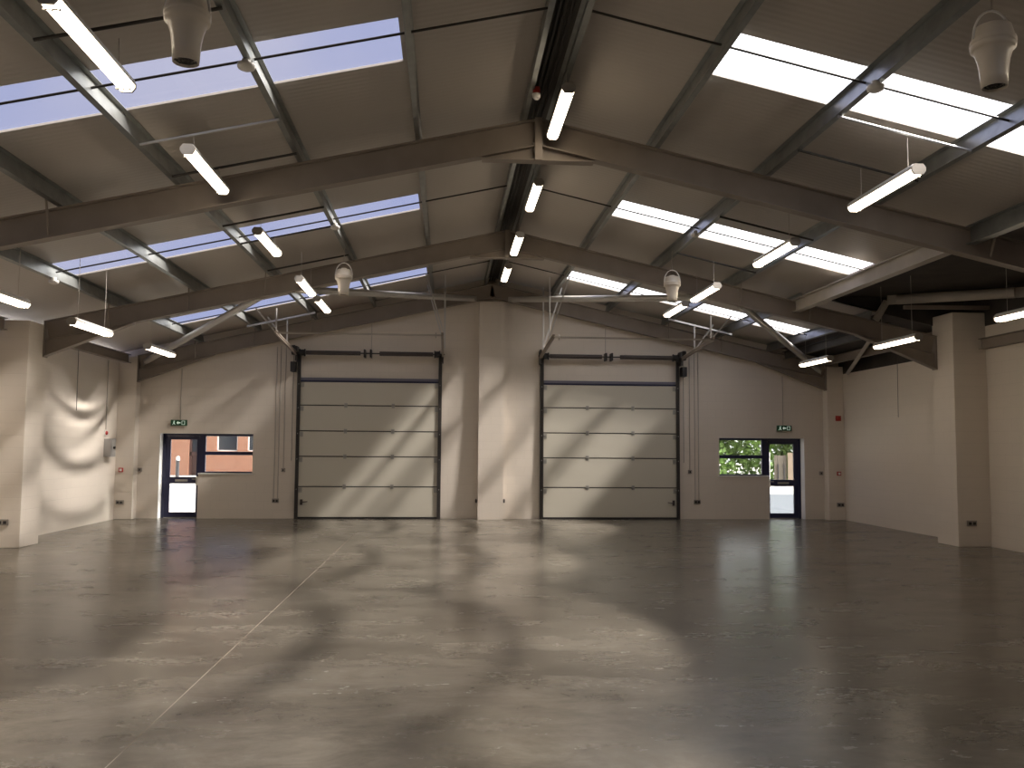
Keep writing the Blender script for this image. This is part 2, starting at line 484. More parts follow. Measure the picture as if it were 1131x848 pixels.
# ================================================================== STEEL FRAME
def rafter_mesh(s, xend):
    m = MB()
    d = Vector((s * math.cos(PHI), 0, -math.sin(PHI))); n = Vector((s * math.sin(PHI), 0, math.cos(PHI))); yv = Vector((0, 1, 0))
    L = xend / math.cos(PHI); D = 0.36; B = .085; tf = .016; tw = .005
    o = Vector((0, 0, Z0))
    m.prism([(-B, -tf), (B, -tf), (B, 0), (-B, 0)], o, yv, n, d, L)
    m.prism([(-B, -D), (B, -D), (B, -D + tf), (-B, -D + tf)], o, yv, n, d, L)
    m.prism([(-tw, -D + tf), (tw, -D + tf), (tw, -tf), (-tw, -tf)], o, yv, n, d, L)
    return m
def haunch_mesh(s, xa, xb, zb):
    m = MB(); za = zr(xa) - .37
    zt = zr(xb) - .36
    m.prism([(s * xa, za), (s * xb, zb), (s * xb, zt)], (0, -.005, 0), (1, 0, 0), (0, 0, 1), (0, 1, 0), .01)
    m.prism([(s * xa, za), (s * xb, zb), (s * xb, zb - .016), (s * xa, za - .012)], (0, -.085, 0), (1, 0, 0), (0, 0, 1), (0, 1, 0), .17)
    m.box(*sorted((s * xb, s * (xb - .02))), -.085, .085, zb - .03, zr(xb))
    return m
def apex_mesh():
    m = MB()
    m.prism([(-.72, zr(.72) - .37), (0, Z0 - .37), (.72, zr(.72) - .37), (.70, 5.645), (-.70, 5.645)], (0, -.005, 0), (1, 0, 0), (0, 0, 1), (0, 1, 0), .01)
    m.box(-.74, .74, -.085, .085, 5.63, 5.645)
    m.box(-.012, .012, -.085, .085, 5.645, Z0)
    return m
fr_lab = {11.35: 'nearest brown steel portal rafter spanning the whole roof', 17.35: 'middle brown steel portal rafter between the two boxed piers', 23.15: 'farthest brown steel rafter lying against the gable wall'}
for fy in FRAMES:
    root = empty('portal_frame', (0, fy, 0), fr_lab[fy], 'roof beam', 'portal frames')
    for s in (-1, 1):
        xe = 9.06 if fy > 20 else 8.83
        rafter_mesh(s, xe).build('rafter', 'steel', root)
        haunch_mesh(s, 7.17, xe, 3.50 if fy > 20 else 3.55).build('haunch', 'steel', root)
        # fly braces from purlins down to the bottom flange
        for x in (4.57, 6.0, 7.47):
            if s > 0 and x > 7 : continue
            if x == 4.57 and fy < 12: continue
            sg = -1
            MB().bar((s * (x + .066), sg * .42, zr(x) + .10), (s * (x + .16), sg * .07, zr(x) - .36 if x < 7 else zr(x) - .40), .05, .012, (1, 0, 0)).build('fly_brace', 'steel', root)
    if fy < 20:
        apex_mesh().build('apex_haunch', 'steel', root)
        MB().box(-.05, .05, -.10, -.086, 5.63, Z0).build('end_plate', 'steel', root)

# ---- purlins
BAYS = [(FY + .1, 11.35, 'nearest bay'), (11.35, 17.35, 'middle bay'), (17.35, 23.30, 'farthest bay')]
ORD = ['first', 'second', 'third', 'fourth', 'fifth']
zsec = [(-.004, 0), (.06, 0), (.06, .006), (.004, .006), (.004, .206), (-.056, .206), (-.056, .2), (-.004, .2)]
def purlin(s, x, ya, yb):
    m = MB(); n = Vector((s * math.sin(PHI), 0, math.cos(PHI))); d = Vector((s * math.cos(PHI), 0, -math.sin(PHI)))
    m.prism(zsec, (s * x, ya, zr(x) + .003), d, n, (0, 1, 0), yb - ya)
    return m
for (ya, yb, bn) in BAYS:
    for s, side in ((-1, 'left'), (1, 'right')):
        for i, x in enumerate(PUR):
            if s > 0 and x == 6.0 and yb < 18: continue
            if s > 0 and x > 7 and yb < 18: continue
            tag(purlin(s, x, ya + .003, yb - .003).build('purlin', 'galv'), '%s galvanised purlin down from the ridge on the %s roof slope, %s' % (ORD[i], side, bn), 'purlin', 'roof purlins')
    for s, side in ((-1, 'left'), (1, 'right')):
        x = .16
        tag(purlin(s, x, ya + .003, yb - .003).build('purlin', 'galv'), 'ridge purlin on the %s of the roof peak, %s' % (side, bn), 'purlin', 'ridge purlins')

# ---- dark strip painted for the shaded ridge gap, and cable pipes along it
tag(MB().prism([(-.155, zl(.155) - .012), (0, ZL - .012), (.155, zl(.155) - .012), (.155, zl(.155) - .004), (0, ZL - .004), (-.155, zl(.155) - .004)], (0, FY + .05, 0), (1, 0, 0), (0, 0, 1), (0, 1, 0), WY - FY - .1).build('trim_9', 'rod'), 'dark strip standing in for the shade inside the roof peak', 'ridge strip', kind='structure')
for x, lab in ((-.07, 'left'), (-.01, 'middle'), (.06, 'right')):
    tag(MB().tube([(x, FY + .1, 6.33 - abs(x) * .3), (x, 11.3, 6.33 - abs(x) * .3), (x, WY - .1, 6.33 - abs(x) * .3)], .017, 8).build('ridge_conduit', 'rod'), '%s one of three dark cable pipes running along the roof ridge' % lab, 'conduit', 'ridge cable pipes')

# ---- eaves beams
def channel(p0, p1, h, w, name, label, matn='steel', cat='eaves beam'):
    m = MB(); a, b = Vector(p0), Vector(p1); d = (b - a); L = d.length; d.normalize()
    sd = Vector((1, 0, 0)); up = Vector((0, 0, 1))
    for poly in ([(-w / 2, -h / 2), (w / 2, -h / 2), (w / 2, -h / 2 + .014), (-w / 2, -h / 2 + .014)], [(-w / 2, h / 2 - .014), (w / 2, h / 2 - .014), (w / 2, h / 2), (-w / 2, h / 2)], [(-.005, -h / 2 + .014), (.005, -h / 2 + .014), (.005, h / 2 - .014), (-.005, h / 2 - .014)]):
        m.prism(poly, a, sd, up, d, L)
    return tag(m.build(name, matn), label, cat)
for (ya, yb, bn, t) in ((FY, 10.69, 'nearest bay', ''), (11.45, 16.69, 'middle bay', ''), (17.45, 23.05, 'farthest bay', '')):
    channel((-9.28, ya, 4.06), (-9.28, yb, 4.06), .22, .14, 'eaves_beam', 'brown steel eaves beam on top of the left wall, %s' % bn)
for (ya, yb, bn) in ((FY, 10.69, 'nearest bay'), (11.45, 16.69, 'middle bay')):
    channel((9.42, ya, 3.99), (9.42, yb, 3.99), .21, .14, 'eaves_beam', 'brown steel eaves beam along the top of the right wall, %s' % bn)
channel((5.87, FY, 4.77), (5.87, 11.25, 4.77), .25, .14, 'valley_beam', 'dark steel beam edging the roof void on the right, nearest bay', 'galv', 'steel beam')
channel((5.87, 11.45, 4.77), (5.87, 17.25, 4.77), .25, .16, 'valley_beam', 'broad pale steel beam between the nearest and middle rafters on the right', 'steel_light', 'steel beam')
channel((7.9, 17.45, 4.40), (7.9, 23.05, 4.40), .20, .12, 'valley_beam', 'steel beam in the far right roof corner with its shadow painted dark', 'rod', 'steel beam')  # shadow of the corner put into the beam's dark colour
channel((9.0, 17.45, 4.25), (9.0, 23.05, 4.25), .20, .12, 'eaves_beam', 'brown steel eaves beam in the shadow above the far right wall', 'steel')

# ---- bracing tubes
def brace(a, b, r, label, matn='tube'):
    root = empty('bracing_tube', a, label, 'roof bracing', 'roof bracing tubes')
    A, B = Vector((0, 0, 0)), Vector(b) - Vector(a); d = B.normalized()
    MB().tube([A + d * .2, B - d * .2], r, 14).build('tube', matn, root)
    for P, q in ((A, d), (B, -d)):
        MB().bar(P, P + q * .26, .012, r * 1.9, (0, 0, 1)).build('end_tab', matn, root)
    return root
brace((-8.9, 23.05, 3.97), (-4.75, 17.50, 4.86), .075, 'pale bracing tube from the far left corner up to the middle rafter')
brace((-4.35, 17.50, 4.96), (-.42, 23.05, 5.78), .075, 'pale bracing tube from the middle rafter to the gable peak, left slope')
brace((8.9, 23.05, 3.97), (4.75, 17.50, 4.86), .075, 'pale bracing tube from the far right corner up to the middle rafter')
brace((4.35, 17.50, 4.96), (.42, 23.05, 5.78), .075, 'pale bracing tube from the middle rafter to the gable peak, right slope')
brace((7.72, 17.12, 4.91), (9.45, 15.30, 4.79), .10, 'thick brown tube crossing the dark roof void at the right edge', 'steel_light')
def flat_strut(a, b, w, label, matn='steel_light'):
    return tag(MB().bar(a, b, w, .08, (0, 1, 0)).build('roof_strut', matn), label, 'steel strut')
flat_strut((7.76, 17.22, 4.90), (7.54, 17.26, 4.52), .12, 'short pale strut standing on the middle rafter under the dark right-hand roof')
flat_strut((7.75, 16.52, 4.67), (9.48, 16.52, 4.69), .07, 'dark cross member passing over the right boxed pier', 'steel')
flat_strut((8.13, 17.55, 4.95), (9.36, 22.3, 3.97), .30, 'pale sloping strut passing behind the middle rafter down to the right wall')

# ---- tie rods along the slope at each rooflight
for ly, bn in ((8.4, 'nearest bay'), (14.42, 'middle bay'), (20.42, 'farthest bay')):
    for s, side in ((-1, 'left'), (1, 'right')):
        xe = 7.45 if s < 0 or ly > 18 else 5.98
        off = .10
        m = MB().tube([(s * .2, ly + .08, zr(.2) + off), (s * xe, ly + .08, zr(xe) + off)], .013, 6)
        tag(m.build('tie_rod', 'rod'), 'thin dark tie rod crossing the rooflight of the %s roof slope, %s' % (side, bn), 'tie rod', 'roof tie rods')

# ================================================================== LUMINAIRES
def make_light():
    root = empty('strip_light', (0, 0, 0), 'x', 'light fitting')
    L, W = 1.55, .155
    m = MB()
    m.prism([(-W / 2, .0), (W / 2, .0), (W / 2, .035), (W / 2 - .03, .065), (-W / 2 + .03, .065), (-W / 2, .035)], (0, -L / 2 + .03, 0), (1, 0, 0), (0, 0, 1), (0, 1, 0), L - .06)
    m.build('housing', 'lamp_body', root)
    m = MB(); h = -.055
    m.prism([(-W / 2 + .006, .0), (-W / 2 + .012, h * .55), (-W / 2 + .035, h), (W / 2 - .035, h), (W / 2 - .012, h * .55), (W / 2 - .006, .0)], (0, -L / 2 + .022, 0), (1, 0, 0), (0, 0, 1), (0, 1, 0), L - .044)
    m.build('diffuser', 'diffuser', root)
    for s in (-1, 1):
        ya, yb = sorted((s * (L / 2 - .022), s * L / 2))
        MB().prism([(-W / 2, -.02), (-W / 2 + .03, -.058), (W / 2 - .03, -.058), (W / 2, -.02), (W / 2, .02), (W / 2 - .03, .058), (-W / 2 + .03, .058), (-W / 2, .02)], (0, ya, 0), (1, 0, 0), (0, 0, 1), (0, 1, 0), yb - ya).build('end_cap', 'lamp_cap', root)
        yc = s * (L / 2 - .09)
        c = MB().prism([(-.06, -.05), (.06, -.05), (.06, -.066), (.045, -.066), (.04, -.058), (.01, -.058), (.006, -.066), (-.006, -.066), (-.01, -.058), (-.04, -.058), (-.045, -.066), (-.06, -.066)], (0, yc - .01, 0), (1, 0, 0), (0, 0, 1), (0, 1, 0), .02)
        c.build('clip', 'lamp_body', root)
    return root
proto = make_light()
used = [False]
def hang_wires(root, x, y, z):
    for s in (-1, 1):
        ly = s * .55
        wy = y + ly
        near = [f for f in FRAMES if abs(f - wy) < .10]
        if near: top = zr(x) - .37 - max(0, abs(x) - 7.17) * .14
        elif x > 6.31 and wy < 17.4: top = 5.013
        elif 3.06 < abs(x) < 4.5: top = zr(x) - .031
        elif abs(x) < 1: top = zr(x)
        else: top = zl(x)
        zt = top - z
        if zt < .1: continue
        MB().tube([(0, ly, .065), (0.004, ly + .004, zt * .5), (0, ly, zt)], .0035, 6).build('hanger_wire', 'conduit', root)
def light(x, y, z, label, group='strip lights', hang=True):
    if not used[0]: o = proto; used[0] = True
    else: o = copy_tree(proto)
    o.location = (x, y, z); o['label'] = label; o['group'] = group
    if hang: WIRES.append((o, x, y, z))
    return o
WIRES = []
for i, (x, yn, z, lab) in enumerate([
    (-3.95, 6.10, 4.96, 'large glowing strip light cut by the top edge beside the left fan'),
    (-3.99, 9.55, 5.06, 'glowing strip light hung from a conduit below the nearest left rooflight'),
    (-4.0, 13.13, 5.05, 'glowing strip light in the middle bay left of centre, under the blue rooflight'),
    (-3.78, 15.53, 4.80, 'strip light in front of the middle rafter, left of the far left fan'),
    (-3.78, 17.70, 4.81, 'strip light just behind the middle rafter, left of the far left fan'),
    (-7.0, 11.02, 3.80, 'strip light at the left edge of the picture below the nearest rafter'),
    (-7.02, 14.12, 3.79, 'strip light against the haunch of the middle rafter on the left'),
    (-6.85, 17.1, 3.74, 'strip light in the far left corner above the exit door'),
    (.17, 9.60, 5.92, 'nearest strip light below the ridge, right of the smoke detector'),
    (.22, 13.35, 5.98, 'second strip light along the ridge, just behind the nearest rafter'),
    (.12, 15.60, 5.70, 'third strip light along the ridge, in front of the middle rafter'),
    (.13, 18.75, 5.77, 'farthest strip light along the ridge, under the middle rafter'),
    (3.86, 8.92, 4.88, 'glowing strip light hung from a conduit below the nearest right rooflight'),
    (3.72, 11.95, 4.80, 'strip light in the middle bay under the glaring right rooflight'),
    (3.71, 15.52, 4.83, 'strip light in front of the middle rafter, right of the far right fan'),
    (3.66, 17.50, 4.82, 'strip light behind the middle rafter, just below the far right fan'),
    (7.15, 14.93, 3.88, 'strip light against the haunch of the middle rafter on the right'),
    (7.13, 18.50, 3.86, 'strip light in the far right corner above the exit door'),
    (7.1, 11.05, 3.86, 'strip light cut by the right edge of the picture beside the right pier'),
    (.33, 5.80, 5.97, 'end of a strip light below the ridge cut by the top edge'),
    (3.95, 5.62, 4.92, 'end of a strip light cut by the right edge beside the right fan'),
]):
    light(x, yn + .775, z, lab)
for (o, x, y, z) in WIRES: hang_wires(o, x, y, z)

# conduits that carry the lights, purlin to purlin
def conduit_bar(s, xa, xb, y, label, bright=False):
    m = MB().tube([(s * xa, y, zr(xa) - .015), (s * xb, y, zr(xb) - .015)], .016, 8)
    return tag(m.build('conduit_rail', 'galv_light' if bright else 'rod'), label, 'conduit', 'light conduits')
for s, side, ys in ((-1, 'left', (6.4, 7.25, 9.75, 10.9, 13.35, 14.5, 16.7, 18.9)), (1, 'right', (5.9, 9.1, 10.2, 12.2, 13.3, 15.9, 17.6))):
    for y in ys:
        br = y in (9.75, 9.1)
        where = 'nearest bay' if y < 11.35 else 'middle bay' if y < 17.35 else 'farthest bay'
        nth = {6.4: 'first', 7.25: 'second', 9.75: 'pale', 10.9: 'third', 13.35: 'first', 14.5: 'second', 16.7: 'third', 18.9: 'only', 5.9: 'first', 9.1: 'pale', 10.2: 'second', 12.2: 'first', 13.3: 'second', 15.9: 'third', 17.6: 'only'}[y]
        conduit_bar(s, 3.06, 4.56, y, '%s light-carrying conduit rail between the second and third %s purlins, %s' % (nth, side, where), br)

# ================================================================== FANS
def make_fan():
    root = empty('destratification_fan', (0, 0, 0), 'x', 'ceiling fan')
    MB().lathe([(.0, .25), (.05, .25), (.06, .215), (.122, .22), (.128, .215), (.142, .16), (.155, .10), (.160, .07), (.156, .045), (.144, .04), (.138, .035), (.128, .01), (.113, -.04), (.103, -.10), (.096, -.17), (.091, -.25), (.084, -.25), (.088, -.15)], seg=32).build('housing', 'fan', root)
    MB().lathe([(.150, .125), (.1585, .118), (.1625, .09), (.157, .085)], seg=32).build('collar', 'fan', root)
    g = MB()
    for r in (.02, .045, .07): g.lathe([(r - .004, -.235), (r + .004, -.235), (r + .004, -.227), (r - .004, -.227)], seg=20)
    for k in range(4):
        a = k * PI / 4; g.bar((-.088 * math.cos(a), -.088 * math.sin(a), -.23), (.088 * math.cos(a), .088 * math.sin(a), -.23), .006, .008)
    g.lathe([(0.0, -.20), (.088, -.20)], seg=20)
    g.build('outlet_grille', 'fan_dark', root)
    MB().tube([(.155 * math.cos(a), 0, .12 + .23 * math.sin(a)) for a in [PI * k / 14 for k in range(15)]], .009, 8).build('bail_handle', 'white_plastic', root)
    return root
fp = make_fan(); first = True
for (x, y, z, lab) in ((-3.025, 6.2, 4.81, 'cream fan nozzle hanging at the top left beside the blue rooflight'),
                       (2.94, 6.2, 4.855, 'cream fan nozzle hanging at the top right corner'),
                       (-3.08, 16.2, 4.885, 'small cream fan hanging before the middle rafter on the left'),
                       (3.05, 16.2, 4.885, 'small cream fan hanging before the middle rafter on the right')):
    o = fp if first else copy_tree(fp); first = False
    o.location = (x, y, z); o['label'] = lab; o['group'] = 'hanging fans'
    FANW = MB().tube([(0, 0, .35), (0, 0, zr(x) + .004 - z)], .006, 6)
    FANW.build('hanging_chain', 'conduit', o)

# detectors
def detector(x, y, z, r, name, label, big=True):
    root = empty(name, (x, y, z), label, 'detector')
    MB().lathe([(0, -.045), (r * .55, -.045), (r * .9, -.03), (r, -.012), (r, .012), (0, .02)], seg=24).build('body', 'white_plastic', root)
    MB().lathe([(r * .5, .012), (r * .5, .06), (0, .06)], seg=20).build('base', 'white_plastic', root)
    return root
detector(-3.09, 8.27, zr(3.09) - .05, .085, 'motion_sensor', 'round white sensor disc under the second left purlin, nearest bay')
detector(3.05, 8.24, zr(3.05) - .05, .085, 'motion_sensor', 'round white sensor disc under the second right purlin, nearest bay')
detector(-3.03, 14.46, zr(3.03) - .05, .075, 'motion_sensor', 'small white sensor under the second left purlin, middle bay')
detector(2.98, 14.39, zr(2.98) - .05, .075, 'motion_sensor', 'small white sensor under the second right purlin, middle bay')
detector(-7.46, 14.46, zr(7.46) - .05, .075, 'motion_sensor', 'small white sensor under the lowest left purlin, middle bay')
sm = empty('smoke_detector', (-.13, 10.3, 6.10), 'small red and white smoke detector beside the ridge', 'detector')
MB().lathe([(0, -.045), (.03, -.045), (.048, -.02), (.05, .01), (.05, .02), (0, .02)], seg=20).build('head', 'white_plastic', sm)
MB().lathe([(.045, .02), (.045, .10), (0, .10)], seg=20).build('base', 'red', sm)

# ================================================================== SECTIONAL DOORS
PZ = [0.035, .83, 1.61, 2.27, 2.94, 3.56]
def sectional_door(n, xa, xb, gear_side, label):
    """xa<xb door edges; gear_side: +1 chain hoist at xb, -1 at xa"""
    w = xb - xa
    xc = (xa + xb) / 2
    root = empty('door_%d' % n, (xc, WY, 0), label, 'sectional door', 'sectional doors', 'structure')
    Y1 = -.02; Y0 = -.07
    h = w / 2
    for i in range(5):
        p = MB().box(-h + .05, h - .05, Y0, Y1, PZ[i] + .012, PZ[i + 1] - .012).build('panel', 'panel', root, bevel=.006)
        if i < 4:
            for fx in (-.333 * h, .333 * h):
                hb = MB(); hb.box(fx - .04, fx + .04, Y0 - .012, Y0, PZ[i + 1] - .06, PZ[i + 1] + .06); hb.tube([(fx - .045, Y0 - .018, PZ[i + 1]), (fx + .045, Y0 - .018, PZ[i + 1])], .012, 8)
                hb.build('hinge', 'hinge', p)
        for s in (-1, 1):
            xr = s * (h - .10)
            hb = MB(); hb.box(xr - .045, xr + .045, Y0 - .02, Y0, PZ[i + 1] - .15, PZ[i + 1] - .03)
            hb.tube([(xr, Y0 - .035, PZ[i + 1] - .07), (s * (h - .0), Y0 - .035, PZ[i + 1] - .07)], .014, 8)
            hb.build('roller_bracket', 'hinge', p)
    for i in range(1, 5):
        MB().box(-h + .05, h - .05, Y0 - .003, Y1, PZ[i] - .012, PZ[i] + .012).build('panel_joint', 'panel_joint', root)
    MB().box(-h + .03, h - .03, Y0 - .006, Y1, 0.002, .05).build('bottom_seal', 'black', root)
    ts = MB().box(-h + .05, h - .05, Y0 - .01, Y1, 3.55, 3.592)
    ts.build('top_seal', 'navy_seal', root)
    MB().box(-h + .05, h - .05, Y0 + .02, Y1, 3.592, 3.665).build('top_cap', 'panel_cap', root)
    # lock handle
    lx = (h - .14) * gear_side
    lk = MB(); lk.box(lx - .03, lx + .03, Y0 - .03, Y0, .36, .50); lk.bar((lx - .02, Y0 - .05, .43), (lx - .16 * gear_side, Y0 - .05, .445), .03, .02)
    lk.build('lock_handle', 'shaft', root)
    # vertical tracks and jamb angles
    for s in (-1, 1):
        t = MB(); x = s * h
        t.box(*sorted((x - s * .02, x + s * .035)), -.10, -.001, 0, 4.30)
        t.box(*sorted((x - s * .055, x - s * .02)), -.12, -.085, 0, 4.28)
        t.build('vertical_track', 'track', root)
        # inclined rail following the roof
        r = MB()
        a = Vector((s * (h + .05), -.12, 4.24)); mid = Vector((s * (h + .05), -.45, 4.28)); b = Vector((s * (h + .05), -3.15, 4.46))
        for k in (-.03, .03):
            r.bar(a + Vector((0, 0, k)), mid + Vector((0, 0, k)), .055, .022); r.bar(mid + Vector((0, 0, k)), b + Vector((0, 0, k)), .055, .022)
        r.bar(a, b, .008, .09)
        r.build('inclined_rail', 'steel', root)
        # bearing plate + cable drum
        bp = MB(); bp.box(*sorted((s * (h + .02), s * (h + .07))), -.33, 0, 4.08, 4.46)
        bp.build('bearing_plate', 'track', root)
        dr = MB().lathe([(0, 0), (.10, 0), (.10, .02), (.08, .03), (.08, .12), (.10, .13), (.10, .15), (0, .15)], (s * (h - .10) - (.075), -.22, 4.30), 'x', 20)
        dr.build('cable_drum', 'black', root)
    sh = MB().tube([(-h - .10, -.22, 4.30), (h + .10, -.22, 4.30)], .018, 10); sh.build('torsion_shaft', 'shaft', root)
    for xs0, xs1 in ((-h + .2, -.25), (.25, h - .2)):
        s_ = MB(); npt = int((xs1 - xs0) / .03)
        s_.lathe([((.052 if k % 2 else .062), xs0 + (xs1 - xs0) * k / (2 * npt)) for k in range(2 * npt + 1)], (0, -.22, 4.30), 'x', 14)
        s_.build('torsion_spring', 'shaft', root)
    cb = MB(); cb.box(-.16, -.12, -.30, 0, 4.20, 4.40); cb.box(.0, .04, -.30, 0, 4.20, 4.40); cb.build('centre_bracket', 'track', root)
    # chain hoist on the outer side
    g = MB(); gx = gear_side * (h + .12)
    g.lathe([(0, -.04), (.13, -.04), (.13, .04), (0, .04)], (gx, -.26, 4.36), 'x', 18); g.box(gx - .06, gx + .06, -.34, -.06, 3.80, 4.05)
    g.build('chain_hoist', 'black', root)
    ch = MB(); ch.tube([(gx, -.18, 4.3), (gx, -.18, 1.5)], .006, 6)
    ch.build('hand_chain', 'track', root)
    # spreader bar between the rails and hangers up to the roof
    yb = -2.95
    sp_ = MB().bar((-h - .05, yb, 4.46), (h + .05, yb, 4.46), .04, .04); sp_.build('spreader_bar', 'steel_light', root)
    sprg = MB().lathe([(.03, -.01), (.065, -.01), (.065, .01), (.03, .01), (.03, -.01)], (-gear_side * (h - .10), yb, 4.46), 'x', 18); sprg.build('spring_bumper', 'steel_light', root)
    for s in (-1, 1):
        X = s * (h + .10)
        wx = xc + X
        for yy, tilt in ((-1.35, -.5), (-2.75, -.6)):
            zt = zr(wx) + .01
            zb = 4.36 if yy > -2 else 4.46
            hg = MB(); hg.bar((X, yy, zb - .02), (X, yy, zt), .035, .006, (0, 1, 0)); hg.bar((X, yy, zb - .02), (X, yy - .02, zt), .006, .035, (0, 1, 0))
            hg.bar((X, yy, zb + .02), (X + (.45 * gear_side if s == gear_side else .45 * gear_side), yy - .15, zt - .02), .03, .006, (0, 1, 0))
            hg.build('hanger', 'galv_light', root)
    return root
sectional_door(1, -5.03, -1.34, -1, 'left cream panelled sectional roller door with raised tracks and spring shaft')
sectional_door(2, 1.34, 5.03, 1, 'right cream panelled sectional roller door with raised tracks and spring shaft')
# angle rails across the purlins that carry the outer hangers
for s, side in ((-1, 'left'), (1, 'right')):
    pa, pb = (s * 4.45, 22.0, zr(4.45) - .02), (s * 6.1, 22.0, zr(6.1) - .02)
    tag(MB().bar(pa, pb, .04, .04).build('angle_rail', 'galv_light'), 'pale angle rail under the far %s purlins that carries door track hangers' % side, 'support rail')

# ================================================================== EXIT DOORS WITH SIDE WINDOWS
def exit_set(n, s, label):
    """outer door edge at s*DXO, window to s*WXO; frame face recessed in the wall"""
    root = empty('door_%d' % n, (0, WY + .26, 0), label, 'exit door', 'exit doors', 'structure')
    def bx(m, a, b, y0, y1, z0, z1): m.box(*sorted((s * a, s * b)), y0, y1, z0, z1)
    f = MB()
    bx(f, DXO, DXO - .075, 0, .08, 0, DZ); bx(f, DXO - .075, WXO, 0, .08, DZ - .065, DZ)
    bx(f, DXI - .10, DXI + .03, 0, .08, 0, DZ - .065)
    bx(f, DXI - .10, WXO, 0, .08, SZ, SZ + .03); bx(f, WXO + .035, WXO, 0, .08, SZ + .03, DZ - .065)
    bx(f, DXI - .10, WXO + .035, 0, .08, 1.625, 1.715)
    f.build('door_frame', 'navy', root)
    lf = MB()
    a, b = DXO - .076, DXI + .031
    bx(lf, a, a - .12, .015, .065, .012, DZ - .066); bx(lf, b + .09, b, .015, .065, .012, DZ - .066)
    bx(lf, a - .12, b + .09, .015, .065, 2.02, DZ - .066); bx(lf, a - .12, b + .09, .015, .065, .88, 1.05); bx(lf, a - .12, b + .09, .015, .065, .012, .14)
    leaf = lf.build('door_leaf', 'navy', root)
    gl = MB(); bx(gl, a - .12, b + .09, .038, .042, 1.05, 2.02); gl.build('glass', 'glass', leaf)
    gl = MB(); bx(gl, a - .12, b + .09, .038, .042, .14, .88); gl.build('glass', 'glass', leaf)
    lb = MB(); c = (a + b) / 2 + .02
    bx(lb, c + .16, c - .16, .003, .015, .93, .99); lb.build('letter_plate', 'hinge', leaf, bevel=.004)
    hd = MB(); bx(hd, b + .085, b - .01, -.05, .015, .84, 1.06); hd.build('lock_case', 'white_plastic', leaf, bevel=.008)
    hh = MB(); hh.bar((s * (b + .05), -.07, 1.0), (s * (b + .17), -.07, 1.0), .025, .025); hh.build('lever_handle', 'hinge', leaf)
    cl = MB(); bx(cl, b + .3, b + .02, -.04, .015, DZ - .12, DZ - .075); cl.build('door_closer', 'navy', leaf)
    for z0, z1 in ((SZ + .03, 1.625), (1.715, DZ - .065)):
        gl = MB(); bx(gl, DXI - .10, WXO + .035, .038, .042, z0, z1); gl.build('window_pane', 'glass', root)
    sl = MB(); bx(sl, DXI, WXO - .04, -.30, 0.0, SZ - .035, SZ); sl.build('window_sill', 'reveal', root, bevel=.004)
    th = MB(); bx(th, DXO - .075, DXI + .03, .0, .08, .0, .012); th.build('threshold', 'hinge', root)
    rv = MB(); bx(rv, DXO + .0, DXO - .004, -.255, -.002, 0, DZ); bx(rv, DXO - .004, WXO, -.255, -.002, DZ - .004, DZ)
    rv.build('reveal_lining', 'reveal', root)
exit_set(3, -1, 'navy framed glazed exit door on the left with a brick building outside')
exit_set(4, 1, 'navy framed glazed exit door on the right with green hedge outside')

# exit signs
def exit_sign(x, z, label):
    root = empty('exit_sign', (x, WY - .04, z), label, 'exit sign')
    MB().box(-.20, .20, -.03, .03, -.075, .075).build('box', 'exit_green', root, bevel=.006)
    p = MB(); y0, y1 = -.034, -.030
    # running person, arrow and door, cut in white
    p.box(-.13, -.10, y0, y1, .025, .05)
    p.prism([(-.145, .02), (-.11, .02), (-.10, -.01), (-.125, -.015)], (0, y0, 0), (1, 0, 0), (0, 0, 1), (0, 1, 0), .004)
    p.prism([(-.125, -.015), (-.105, -.012), (-.085, -.045), (-.10, -.05)], (0, y0, 0), (1, 0, 0), (0, 0, 1), (0, 1, 0), .004)
    p.prism([(-.13, -.012), (-.115, -.015), (-.15, -.05), (-.165, -.045)], (0, y0, 0), (1, 0, 0), (0, 0, 1), (0, 1, 0), .004)
    p.build('figure_symbol', 'exit_white', root)
    p = MB()
    p.prism([(-.055, 0), (-.01, .045), (-.01, .015), (.045, .015), (.045, -.015), (-.01, -.015), (-.01, -.045)], (0, y0, 0), (1, 0, 0), (0, 0, 1), (0, 1, 0), .004)
    p.build('arrow_symbol', 'exit_white', root)
    p = MB(); p.box(.075, .085, y0, y1, -.05, .05); p.box(.145, .155, y0, y1, -.05, .05); p.box(.085, .145, y0, y1, .04, .05); p.box(.085, .145, y0, y1, -.05, -.04)
    p.build('door_symbol', 'exit_white', root)
    return root
exit_sign(-8.05, 2.45, 'green exit sign with white symbols above the left exit door')
exit_sign(7.96, 2.45, 'green exit sign with white symbols above the right exit door')

# ================================================================== WALL SERVICES
def wire(pts, r, name, label, matn, cat):
    return tag(MB().tube(pts, r, 8).build(name, matn), label, cat)
def wall_pipe(x, z0, z1, label, r=.011, y=WY - .014):
    wire([(x, y, z0), (x, y, z1)], r, 'wall_conduit', label, 'conduit', 'conduit')
wall_pipe(-8.03, 2.53, 3.86, 'conduit dropping to the exit sign over the left exit door')
wall_pipe(7.94, 2.53, 3.87, 'conduit dropping to the exit sign over the right exit door')
wall_pipe(-5.61, .52, 4.46, 'outermost of three conduits left of the left roller door')
wall_pipe(-5.51, .52, 4.49, 'middle one of three conduits left of the left roller door')
wall_pipe(-5.38, 1.30, 4.51, 'short conduit beside the left roller door ending at a single switch')
wall_pipe(5.60, .52, 4.46, 'outermost of three conduits right of the right roller door')
wall_pipe(5.50, .52, 4.49, 'middle one of three conduits right of the right roller door')
wall_pipe(5.36, 1.31, 4.51, 'short conduit beside the right roller door ending at a single switch')
wall_pipe(-3.17, 4.36, 5.1, 'thin conduit dropping to the spring shaft of the left roller door', .009)
